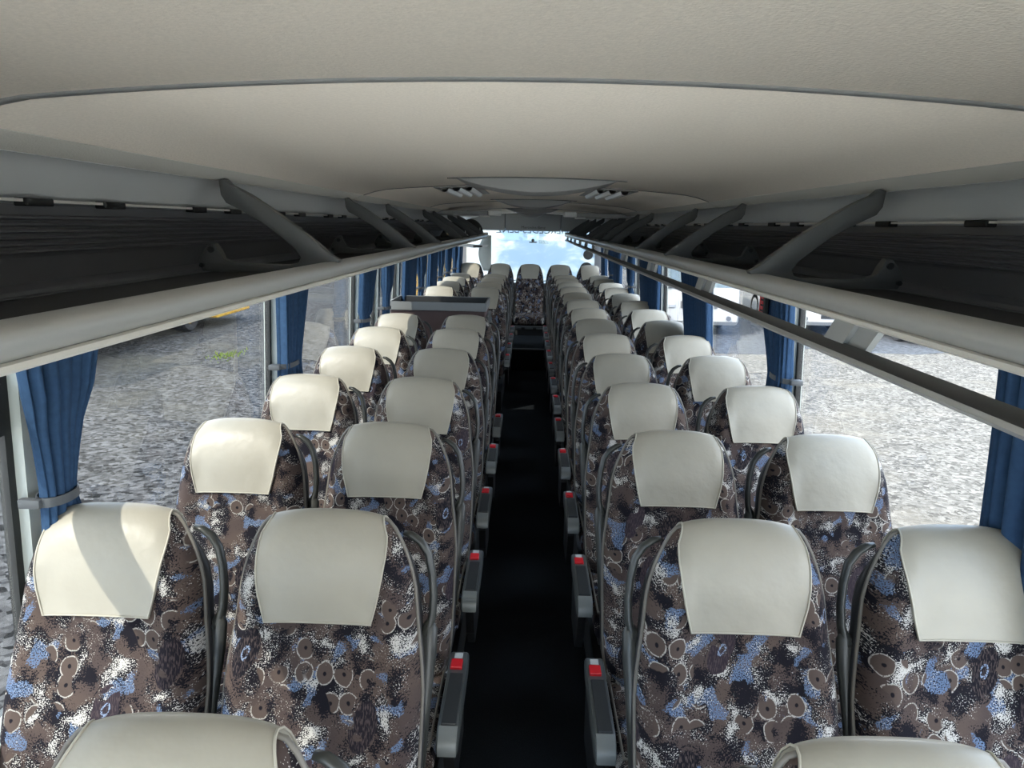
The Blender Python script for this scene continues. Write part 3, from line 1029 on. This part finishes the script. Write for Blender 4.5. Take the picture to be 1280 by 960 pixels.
# ------------------------------------------------------------------ curtains
def curtain(s, top, tie, bot, label, seed=0):
    """closed bundle of pleats; top, tie and bot are (centre along the bus, width); tie None for a straight hanging one"""
    rnd = random.Random(seed)
    root = empty('curtain', (0, 0, 0))
    tag(root, label, 'curtain', 'blue pleated curtains on the %s' % SIDE[s])
    zt, zb, ztie = 1.690, .80, 1.215
    zs = [zt, 1.65, 1.60, 1.54, 1.46, 1.38, 1.32, 1.27, 1.24, 1.215, 1.19, 1.15, 1.08, 1.0, .92, .86, zb]
    if not tie and top[0] > 2:
        zb = .92
        zs = [zt, 1.65, 1.60, 1.54, 1.46, 1.38, 1.30, 1.22, 1.14, 1.06, 1.0, .96, zb]
    ph = [rnd.uniform(0, 6.28) for _ in range(4)]
    np_ = 168
    rows = []
    nf = max(6, int(round((top[1] + .1) / .027)))
    for z in zs:
        if tie:
            if z >= ztie:
                k = smooth01((z - ztie) / (zt - ztie)) ** .75
                wd, cy = lerp(tie[1], top[1], k), lerp(tie[0], top[0], k)
            else:
                k = smooth01((ztie - z) / (ztie - zb)) ** .6
                wd, cy = lerp(tie[1], bot[1], k), lerp(tie[0], bot[0], k)
        else:
            k = (z - zb) / (zt - zb)
            wd, cy = lerp(bot[1], top[1], k), lerp(bot[0], top[0], k)
        rx = .026 if wd > .16 else .022
        xc = wx(z, s) - s * (.082)
        row = []
        for k in range(np_):
            a = 2 * math.pi * k / np_
            u = math.sin(a)
            ridge = abs(math.sin(nf * (a + .10 * math.sin(2 * a + ph[1])) / 2 + ph[0])) ** .7
            fold = (.036 if wd > .16 else .016) * (ridge - .6) * (.7 + .5 * math.sin(3 * a + ph[2] + z))
            sway = .006 * math.sin(5 * z + ph[3] + 2 * u)
            c = math.cos(a)
            row.append((xc + (rx * math.copysign(abs(c) ** .6, c)) + fold * (1 if c > 0 else -1), cy + wd / 2 * u + sway + fold * .35 * u, z))
        rows.append(row)
    m = MB()
    o = m.grid(rows, closed_u=True)
    m.f.append(tuple(range(np_)))
    m.f.append(tuple(range((len(zs) - 1) * np_, len(zs) * np_)))
    m.build('curtain_cloth', M['curtain'], root, smooth=True)
    if tie:
        m = MB()
        xc = wx(ztie, s) - s * .082
        rr = []
        for dz, q in ((-.011, 1.12), (-.011, 1.22), (.011, 1.22), (.011, 1.12)):
            rr.append([(xc + (.030 * q) * math.cos(a), tie[0] + (tie[1] / 2 * q + .004) * math.sin(a), ztie + dz) for a in [2 * math.pi * k / 24 for k in range(24)]])
        m.grid(rr, closed_u=True, closed_v=True)
        m.bbox(min(xc, xc + s * .05), max(xc, xc + s * .05), tie[0] - tie[1] * .78, tie[0] - tie[1] * .55, ztie - .011, ztie + .011, .003)
        m.build('tie_strap', M['tie'], root, angle=40)
    return root
NUM = ['nearest', 'second', 'third', 'fourth', 'fifth', 'sixth', 'seventh', 'eighth', 'ninth', 'tenth', 'eleventh', 'twelfth']
def place_curtains(s, spec):
    for i, (a, b, c) in enumerate(spec):
        lab = 'blue pleated curtain %s, %s along the %s windows from the viewer' % ('gathered by a grey strap' if b else 'hanging straight', NUM[i], SIDE[s])
        curtain(s, a, b, c, lab, seed=i + (50 if s > 0 else 0))
place_curtains(-1, [((1.57, .28), (1.535, .085), (1.58, .19)), ((3.24, .36), (3.17, .17), (3.22, .24)), ((4.84, .38), (4.70, .14), (4.80, .24)), ((5.46, .27), (5.42, .11), (5.46, .2)),
                    ((6.45, .56), None, (6.45, .50)), ((7.15, .30), (7.20, .12), (7.15, .2)), ((8.0, .55), None, (8.0, .5)), ((8.75, .3), (8.8, .11), (8.75, .2)), ((9.7, .45), (9.66, .15), (9.7, .25)), ((10.5, .3), (10.5, .12), (10.5, .2)), ((11.2, .4), None, (11.2, .35))])
place_curtains(1, [((1.52, .30), None, (1.50, .30)), ((3.22, .34), (3.12, .17), (3.18, .22)), ((4.88, .80), None, (4.70, .62)), ((6.75, 1.0), None, (6.65, .8)), ((7.98, .36), (7.95, .15), (7.98, .25)),
                   ((9.1, .6), None, (9.1, .5)), ((9.9, .4), (9.85, .15), (9.9, .25)), ((10.75, .5), None, (10.7, .45))])

# emergency hammer in its holder on the right pillar
eh = empty('emergency_hammer', (1.055, 3.27, 1.53))
tag(eh, 'black and red emergency hammer holder by the second right pillar', 'hammer')
m = MB(); m.bbox(-.012, .012, -.035, .035, -.09, .08, .005); m.build('holder', M['gasket'], eh)
m = MB()
for k in range(5):
    m.bbox(-.016, -.011, -.026, .012, -.055 + k * .024, -.040 + k * .024, .002, 1)
m.bbox(-.016, -.011, .012, .020, -.06, .07, .002, 1)
m.build('red_marking', M['red'], eh)

# ------------------------------------------------------------------ roof units, vents, screens
def blister(y0, wid, ln, h, label):
    root = empty('roof_unit', (0, y0, 0))
    tag(root, label, 'roof unit', 'curved roof units along the ceiling')
    m = MB()
    n = 28
    rows = []
    for (dy, q) in ((0, 0), (0, .9), (.012, 1.0), (ln * .35, 1.0), (ln * .8, .72), (ln, .35), (ln, 0)):
        rows.append([(x, dy, cz(x) + .004 - q * h * (1 - (x / wid) ** 2)) for x in [lerp(-wid, wid, k / n) for k in range(n + 1)]])
    m.grid(rows)
    m.build('unit_cover', M['blister'], root, angle=50)
    m = MB()
    rows = []
    for (dy, dz) in ((-.012, .0), (-.012, -.006), (.0, -.006), (.0, .0)):
        rows.append([(x, dy, cz(x) + .002 + dz) for x in [lerp(-wid - .02, wid + .02, k / n) for k in range(n + 1)]])
    m.grid(rows, closed_v=True)
    m.build('unit_edge', M['blisteredge'], root)
    return root
blister(3.00, .345, .75, .068, 'wide curved grey roof unit on the ceiling, nearest of the four')
blister(5.45, .30, .7, .070, 'curved grey roof unit on the ceiling, second of the four')
blister(8.2, .32, .6, .072, 'curved grey roof unit on the ceiling, third of the four')
blister(10.55, .24, .6, .080, 'curved pale roof unit on the ceiling, farthest of the four')
for s in (-1, 1):
    root = empty('ceiling_vent', (s * .39, 4.0, 0))
    tag(root, 'slanted ceiling vent with three white slats %s of the nearest roof unit' % SIDE[s], 'vent')
    m = MB()
    m.add([(-.115, -.38, cz(.27) - .003), (.115, -.38, cz(.5) - .003), (.115, .5, cz(.5) - .003), (-.115, .5, cz(.27) - .003), (-.115, -.38, cz(.27) + .01), (.115, -.38, cz(.5) + .01), (.115, .5, cz(.5) + .01), (-.115, .5, cz(.27) + .01)] if s > 0 else
          [(-.115, -.38, cz(.5) - .003), (.115, -.38, cz(.27) - .003), (.115, .5, cz(.27) - .003), (-.115, .5, cz(.5) - .003), (-.115, -.38, cz(.5) + .01), (.115, -.38, cz(.27) + .01), (.115, .5, cz(.27) + .01), (-.115, .5, cz(.5) + .01)],
          [(0, 3, 2, 1), (4, 5, 6, 7), (0, 1, 5, 4), (1, 2, 6, 5), (2, 3, 7, 6), (3, 0, 4, 7)])
    m.build('vent_frame', M['blister'], root)
    for k in range(3):
        xx = -.065 + k * .06
        m = MB()
        zc = cz(s * .39 + xx)
        rows = []
        for a in range(7):
            t = -1 + 2 * a / 6
            rows.append([(xx + .020 * t, -.33, zc - .006 - .016 * math.sqrt(max(0, 1 - t * t))), (xx + .020 * t, .45, zc - .006 - .016 * math.sqrt(max(0, 1 - t * t)))])
        rows.append([(xx + .02, -.33, zc - .002), (xx + .02, .45, zc - .002)]); rows.append([(xx - .02, -.33, zc - .002), (xx - .02, .45, zc - .002)])
        m.grid(rows, closed_v=True)
        m.build('slat', M['whitep'], root, smooth=False)
    root = empty('folding_screen', (s * .70, 6.9, 1.955))
    tag(root, 'flat dark folding screen under the ceiling with a pale hinge, %s side' % SIDE[s], 'screen')
    m = MB(); m.bbox(-.28, .28, -.02, .36, -.022, .022, .01); m.build('screen_case', M['valance'], root)
    m = MB(); m.bbox(min(-s * .28, -s * .40), max(-s * .28, -s * .40), -.03, .22, -.018, .03, .012, 3); m.build('hinge_cover', M['whitep'], root)
    m = MB(); m.bbox(min(-s * .20, -s * .30), max(-s * .20, -s * .30), -.035, .0, -.034, -.020, .004, 2); m.build('latch', M['whitep'], root)

# ------------------------------------------------------------------ rear: valance, lettering, stickers, speakers
val = empty('rear_valance', (0, 0, 0))
tag(val, 'grey valance with dark maker lettering above the rear window', 'valance')
for nm, x0, x1, yy in (('valance_panel', -.41, .47, 11.62), ('valance_panel', -1.12, -.42, 11.64), ('valance_panel', .48, 1.12, 11.64)):
    m = MB(); m.bbox(x0, x1, yy, yy + .04, 1.765, 2.03, .012); m.build(nm, M['valance'], val)
def text_mesh(txt, size, mirror=False, depth=.003):
    c = bpy.data.curves.new('lettering', 'FONT')
    c.body = txt
    c.size = size
    c.extrude = depth
    c.align_x = 'CENTER'
    c.align_y = 'CENTER'
    c.resolution_u = 3
    o = bpy.data.objects.new('tmp', c)
    COL.objects.link(o)
    dg = bpy.context.evaluated_depsgraph_get()
    dg.update()
    me = bpy.data.meshes.new_from_object(o.evaluated_get(dg))
    bpy.data.objects.remove(o)
    me.transform(Matrix.Rotation(R(90), 4, 'X'))
    if mirror:
        me.transform(Matrix.Scale(-1, 4, (1, 0, 0)))
        me.flip_normals()
    return me
me = text_mesh('Mercedes-Benz', .062)
me.materials.clear(); me.materials.append(M['plate'])
o = link('lettering', me, val, (.035, 11.617, 1.82))
me = text_mesh('MERCEDES-BENZ', .155, True, .0015)
me.materials.clear(); me.materials.append(M['steel'])
o = link('window_lettering', me, rw, (.02, Y1 + .004, 1.775 - 1.36))
tag(o, 'large mirrored lettering')
st = empty('dark_sticker', (.035, 11.752, 1.60))
tag(st, 'dark sticker of a disc over a bar on the rear window', 'sticker')
m = MB(); m.cyl((0, 0, .018), .024, .004, 'y', 20); m.build('disc', M['steel'], st)
m = MB(); m.bbox(-.06, .06, -.002, .002, -.022, -.004, .0015, 1); m.build('bar', M['steel'], st)
st = empty('white_sticker', (.21, 11.752, 1.595))
tag(st, 'white rounded sticker with small dark marks on the rear window', 'sticker')
m = MB(); m.prism([(.075 * math.cos(a) * (1 if abs(math.cos(a)) < .5 else 1.05), .034 * math.copysign(abs(math.sin(a)) ** .6, math.sin(a))) for a in [2 * math.pi * k / 28 for k in range(28)]], 'y', -.002, .002)
m.build('label', M['sticker'], st)
m = MB(); m.add([(-.005, -.004, .012), (.012, -.004, -.012), (.018, -.004, -.008), (.001, -.004, .014)], [(0, 1, 2, 3)]); m.bbox(-.04, -.02, -.004, -.002, -.002, .004, .0005, 1)
m.build('mark', M['steel'], st)
for k, (x, z, r, lab) in enumerate(((.93, 1.41, .075, 'upper'), (.91, 1.185, .10, 'lower'))):
    d = empty('round_cover', (x, 11.66, z))
    tag(d, 'dark grey round cover, %s of two by the rear window right edge' % lab, 'cover')
    m = MB(); m.cyl((0, 0, 0), r, .03, 'y', 28, r * .92); m.build('disc', M['handle'], d, angle=40)
    m = MB(); m.tube([(r * math.cos(a), -.015, r * math.sin(a)) for a in [2 * math.pi * q / 28 for q in range(28)]], .006, 6, closed=True); m.build('rim_ring', M['plate'], d, smooth=True)
    m = MB(); m.box(-.02, .02, .01, .10, -.02, .02); m.build('mount', M['valance'], d)

# things hanging at the far end of the left rack
hd = empty('black_hood', (-.80, 9.55, 1.72))
tag(hd, 'black domed hood with thin white cords beyond the left rack end', 'hood')
m = MB()
rows = []
for i in range(9):
    e = i / 8 * math.pi / 2
    rows.append([(.17 * math.cos(a) * math.cos(e), .16 * math.sin(a) * math.cos(e), .20 * math.sin(e)) for a in [2 * math.pi * k / 24 for k in range(24)]])
m.grid(rows, closed_u=True)
m.f.append(tuple(range(24)))
m.build('dome', M['gasket'], hd, smooth=True)
m = MB(); m.bbox(-.30, -.10, -.05, .10, .02, .20, .01); m.build('mount', M['gasket'], hd)
for x in (-.06, .05, .13):
    m = MB(); m.tube([(x, -.165 + abs(x) * .4, .09), (x + .004, -.17 + abs(x) * .4, .03), (x + .012, -.168 + abs(x) * .4, -.06)], .005, 6)
    m.build('cord', M['whitep'], hd, smooth=True)
fp = empty('white_flap', (-.74, 9.5, 1.57))
tag(fp, 'small white hinged flap below the left rack end', 'panel')
m = MB(); m.prism([(-.16, .03), (.0, .018), (.18, .02), (.16, -.006), (.0, -.022), (-.08, -.012)], 'y', -.02, .14); m.build('panel', M['whitep'], fp)
m = MB(); m.bbox(-.02, .10, -.03, .0, -.01, .012, .004); m.build('slot', M['gasket'], fp)
m = MB(); m.bbox(-.40, -.10, .06, .12, -.01, .02, .004); m.build('flap_arm', M['whitep'], fp)
pc = empty('pillar_pad', (-.66, 11.2, 1.45))
tag(pc, 'pale grey padded corner panel left of the rear window', 'panel')
m = MB()
rows = []
for i in range(11):
    z = lerp(-.30, .24, i / 10)
    wv = .06 + .04 * math.sin(math.pi * i / 10)
    rows.append([(.05 - wv * (1 - math.cos(a)) / 1.0, .05 * math.sin(a), z) for a in [2 * math.pi * k / 16 for k in range(16)]])
m.grid(rows, closed_u=True); m.f += [tuple(range(16)), tuple(range(160, 176))]
m.build('pad', M['pillar'], pc, smooth=True)

# ------------------------------------------------------------------ outside
GZ = -1.30
m = MB(); m.box(0, 120, -80, 160, GZ - .2, GZ)
o = m.build('gravel_yard', M['gravel']); struct(o, 'pale sunlit gravel yard on the right of the coach', 'ground')
m = MB(); m.box(-120, 0, -80, 160, GZ - .2, GZ)
o = m.build('grit_yard', M['asphalt']); struct(o, 'grey grit yard on the left of the coach', 'ground')

m = MB(); m.box(-14, 14, -40, Y0 - .3, GZ - .15, GZ + .012)  # unseen bright ground added to bounce sunlight through the windscreen onto the ceiling
o = m.build('concrete_apron', mat('white_concrete', (.86, .81, .73), .9, .1, noise=(1.5, .05))); struct(o, 'pale concrete apron in front of the coach', 'ground')

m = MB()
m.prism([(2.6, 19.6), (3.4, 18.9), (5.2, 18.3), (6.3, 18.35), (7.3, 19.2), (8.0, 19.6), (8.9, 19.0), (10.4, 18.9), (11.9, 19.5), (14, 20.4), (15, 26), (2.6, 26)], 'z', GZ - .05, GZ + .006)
o = m.build('damp_grit', mat('damp_blue_grey_grit', (.042, .045, .050), .9, noise=(9, .75))); struct(o, 'damp dark grit under the vehicles on the right', 'ground')  # darker blue-grey patch laid over the gravel

def wheel(parent, x, y, r, wdt, rimmat):
    m = MB()
    rows = []
    for (rr, dx) in ((r * .62, -wdt / 2), (r * .92, -wdt / 2), (r, -wdt * .36), (r, wdt * .36), (r * .92, wdt / 2), (r * .62, wdt / 2)):
        rows.append([(x + dx, y + rr * math.cos(a), GZ + r + rr * math.sin(a)) for a in [2 * math.pi * k / 28 for k in range(28)]])
    m.grid(rows, closed_u=True, closed_v=True)
    t = m.build('wheel', M['tyre'], parent, angle=40)
    m = MB()
    m.cyl((x, y, GZ + r), r * .63, wdt * .7, 'x', 24)
    m.cyl((x, y, GZ + r), r * .22, wdt * .95, 'x', 16)
    for k in range(8):
        a = 2 * math.pi * k / 8
        m.cyl((x, y + r * .42 * math.cos(a), GZ + r + r * .42 * math.sin(a)), r * .05, wdt * .8, 'x', 8)
    m.build('wheel_hub', rimmat, t)

# yellow flatbed on the left
yt = empty('flatbed_truck', (-9.9, 22, GZ)); yt.location = (0, 0, 0)
tag(yt, 'yellow flatbed machine with chunky wheels standing in the left yard', 'truck')
for y in (19.9, 14.5):
    for x in (-9.8, -11.8):
        wheel(yt, x, y, .58, .42, M['yellow'])
m = MB(); m.bbox(-12.0, -9.15, 20.65, 23.1, -1.0, -.35, .04); m.bbox(-12.0, -9.3, 13.2, 20.66, -.55, -.1, .04)
m.build('bed', M['yellow'], yt)
for y in (20.95, 21.9):
    m = MB(); m.bbox(-9.155, -9.13, y, y + .25, -.78, -.68, .004); m.build('bed_slot', M['steel'], yt)
m = MB(); m.bbox(-12.0, -9.6, 11.2, 13.4, -.5, 1.5, .1, 3); m.build('cab', M['yellow'], yt)
m = MB(); m.bbox(-9.62, -9.58, 11.5, 13.0, .4, 1.3, .015); m.build('cab_window', M['cyan'], yt)
wd_ = MB()
for k in range(110):
    a = random.gauss(0, .16); b_ = random.gauss(0, .35)
    h = random.uniform(.03, .09); t = random.uniform(0, 6.28)
    wd_.add([(a - .02 * math.cos(t), b_ - .02 * math.sin(t), 0), (a + .02 * math.cos(t), b_ + .02 * math.sin(t), 0), (a + random.uniform(-.05, .05), b_, h)], [(0, 1, 2)])
o = wd_.build('weeds', mat('weed_green', (.16, .22, .03), .8), None, fix=False)
o.location = (-7.1, 16.3, GZ)
tag(o, 'small patch of green weeds in the grey left yard', 'weeds', None, 'stuff')

# tan box body seen past the rear left corner
tb = empty('box_truck', (0, 0, 0))
tag(tb, 'tan box bodied truck parked behind the coach at its left rear', 'truck')
m = MB(); m.bbox(-3.7, -1.75, 21, 27, -.5, 2.2, .06); m.build('box_body', M['yellow'], tb)
m = MB(); m.bbox(-1.72, -1.45, 20.6, 27, -.4, 2.6, .03); m.build('corner_post', M['white'], tb)
m = MB(); m.bbox(-3.6, -1.8, 20.97, 21.02, .4, .5, .01); m.bbox(-3.6, -1.8, 20.97, 21.02, 1.2, 1.28, .01); m.build('box_rib', M['steel'], tb)
for x in (-3.4, -2.0):
    wheel(tb, x, 22.3, .48, .3, M['steel'])

def coach_front(x0, x1, yf, ln, h, label, grille=True):
    root = empty('parked_vehicle', (0, 0, 0))
    tag(root, label, 'vehicle', 'white vehicles parked on the gravel')
    zt = GZ + h
    zb = GZ + .32
    wsb = GZ + h * .42
    m = MB()
    prof = [(yf + .05, zb), (yf - .06, zb + .12), (yf - .04, zb + .5), (yf + .06, wsb), (yf + .45, zt - .35), (yf + .75, zt), (yf + ln, zt), (yf + ln, zb)]
    b = bmesh.new()
    vs = [b.verts.new((x0, y, z)) for y, z in prof]
    f = b.faces.new(vs)
    ex = bmesh.ops.extrude_face_region(b, geom=[f])
    for v in [g for g in ex['geom'] if isinstance(g, bmesh.types.BMVert)]:
        v.co.x = x1
    bmesh.ops.bevel(b, geom=[e for e in b.edges if abs(e.verts[0].co.x - e.verts[1].co.x) < 1e-6], offset=.09, segments=3, profile=.5, affect='EDGES')
    m.bm(b)
    m.build('body', M['white'], root, angle=40)
    m = MB()
    i = .12
    q = lambda t: (lerp(yf + .06, yf + .45, t) - .015, lerp(wsb, zt - .35, t))
    (ya, za), (yb, zb2) = q(.04), q(.98)
    m.add([(x0 + i, ya, za), (x1 - i, ya, za), (x1 - i - .05, yb, zb2), (x0 + i + .05, yb, zb2), (x0 + i, ya + .05, za), (x1 - i, ya + .05, za), (x1 - i - .05, yb + .05, zb2), (x0 + i + .05, yb + .05, zb2)],
          [(0, 1, 2, 3), (4, 7, 6, 5), (0, 4, 5, 1), (1, 5, 6, 2), (2, 6, 7, 3), (3, 7, 4, 0)])
    m.build('windscreen', M['cyan'], root)
    for sx in (x0 + .14, x1 - .50):
        m = MB(); m.bbox(sx, sx + .36, yf - .075, yf + .0, zb + .50, zb + .64, .03, 2); m.build('headlight', M['alu'], root)
        m = MB(); m.cyl((sx + .18, yf - .08, zb + .22), .07, .06, 'y', 16); m.build('fog_lamp', M['steel'], root)
    m = MB(); m.bbox((x0 + x1) / 2 - .55, (x0 + x1) / 2 + .55, yf - .072, yf, zb + .50, zb + .72, .02); m.build('grille', M['steel'], root)
    m = MB(); m.bbox((x0 + x1) / 2 - .26, (x0 + x1) / 2 + .26, yf - .085, yf - .04, zb + .22, zb + .33, .005); m.build('plate_holder', M['gasket'], root)
    m = MB(); m.tube([((x0 + .25), yf + .03, wsb + .02), ((x0 + x1) / 2 + .2, yf + .10, wsb + .22)], .02, 6); m.build('wiper', M['gasket'], root)
    m = MB()
    sgn = 1 if x0 > 0 else -1
    for k in range(max(2, int(ln / 1.8))):
        y = yf + 1.2 + k * 1.7
        if y + 1.4 < yf + ln:
            m.box(x0 - .012, x0 + .02, y, y + 1.5, GZ + h * .45, zt - .4)
    m.build('side_glass', M['cyan'], root)
    for y in (yf + 1.9, yf + ln * .72):
        for x in (x0 + .15, x1 - .15):
            wheel(root, x, y, .48, .3, M['alu'])
    for sx, d in ((x0, -1), (x1, 1)):
        m = MB(); m.tube([(sx, yf + .3, zt - .5), (sx + d * .22, yf - .05, zt - .45), (sx + d * .25, yf - .05, zt - .7)], .025, 6)
        m.bbox(sx + d * .25 - .09, sx + d * .25 + .09, yf - .12, yf - .02, zt - 1.15, zt - .68, .03); m.build('mirror', M['gasket'], root)
    return root
coach_front(3.9, 6.35, 21.5, 10, 3.3, 'white coach facing the viewer beyond the right windows, nearest to the bus')
coach_front(8.2, 10.3, 22.0, 5.5, 2.7, 'white van facing the viewer beyond the right windows, further out')
coach_front(13.8, 16.2, 24.0, 9, 3.2, 'white coach at the far right of the row on the gravel')
coach_front(3.6, 6.0, 37.0, 10, 3.3, 'white coach far back on the gravel behind the nearest one')
# dark car beside the van
dc = empty('parked_car', (0, 0, 0))
tag(dc, 'dark blue car with a low bonnet parked by the white van', 'car')
m = MB()
prof = [(20.6, GZ + .28), (20.45, GZ + .5), (20.6, GZ + .72), (21.6, GZ + .86), (22.3, GZ + 1.36), (23.8, GZ + 1.40), (24.6, GZ + .95), (24.8, GZ + .3)]
b = bmesh.new()
vs = [b.verts.new((11.0, y, z)) for y, z in prof]
f = b.faces.new(vs)
ex = bmesh.ops.extrude_face_region(b, geom=[f])
for v in [g for g in ex['geom'] if isinstance(g, bmesh.types.BMVert)]:
    v.co.x = 12.7
bmesh.ops.bevel(b, geom=[e for e in b.edges if abs(e.verts[0].co.x - e.verts[1].co.x) < 1e-6], offset=.1, segments=3, profile=.5, affect='EDGES')
m.bm(b); m.build('body', mat('navy_paint', (.02, .03, .05), .25), dc, angle=40)
m = MB(); m.add([(11.15, 21.60, GZ + .90), (12.55, 21.60, GZ + .90), (12.45, 22.22, GZ + 1.35), (11.25, 22.22, GZ + 1.35)], [(0, 1, 2, 3)]); m.build('windscreen', M['cyan'], dc)
for x in (11.1, 12.6):
    for y in (21.3, 24.0):
        wheel(dc, x, y, .32, .2, M['alu'])

# bare trees and shrubs at the far left edge of the yard
def tree(x, y, h, r, seed, label):
    rnd = random.Random(seed)
    root = empty('tree', (x, y, GZ))
    tag(root, label, 'tree', 'trees at the far edge of the yard')
    m = MB(); m.tube([(0, 0, 0), (.1, 0, h * .35), (.05, .1, h * .6)], [.28, .2, .1], 8)
    for k in range(6):
        a = rnd.uniform(0, 6.28); q = rnd.uniform(.3, .55) * h
        m.tube([(.08, 0, q), (math.cos(a) * r * .4, math.sin(a) * r * .4, q + h * .2), (math.cos(a) * r * .7, math.sin(a) * r * .7, q + h * .35)], [.09, .06, .03], 6)
    m.build('trunk', M['bark'], root, smooth=True)
    m = MB()
    for k in range(420):
        u, v, w_ = rnd.gauss(0, .42), rnd.gauss(0, .42), rnd.gauss(0, .34)
        c = Vector((u * r, v * r, h * .66 + w_ * h * .5))
        sz = rnd.uniform(.25, .5)
        d1 = Vector((rnd.uniform(-1, 1), rnd.uniform(-1, 1), rnd.uniform(-1, 1))).normalized() * sz
        d2 = d1.orthogonal().normalized() * sz * .7
        m.add([(c - d1)[:], (c + d2)[:], (c + d1)[:], (c - d2)[:]], [(0, 1, 2, 3)])
    o = m.build('crown', M['leaf'], root, fix=False)
    o['kind'] = 'stuff'
tl = ['leftmost', 'second from the left', 'third from the left', 'fourth from the left', 'fifth from the left', 'sixth from the left', 'rightmost']
for i, (x, y, h, r) in enumerate(((-40, 45, 9, 3.5), (-31, 48, 8, 3.2), (-24, 52, 9, 3.6), (-17, 50, 8, 3.0), (-9, 56, 9, 3.2), (1, 66, 10, 4), (12, 70, 9, 4))):
    tree(x, y, h, r, i + 3, 'leafy tree behind the left yard, %s' % tl[i])
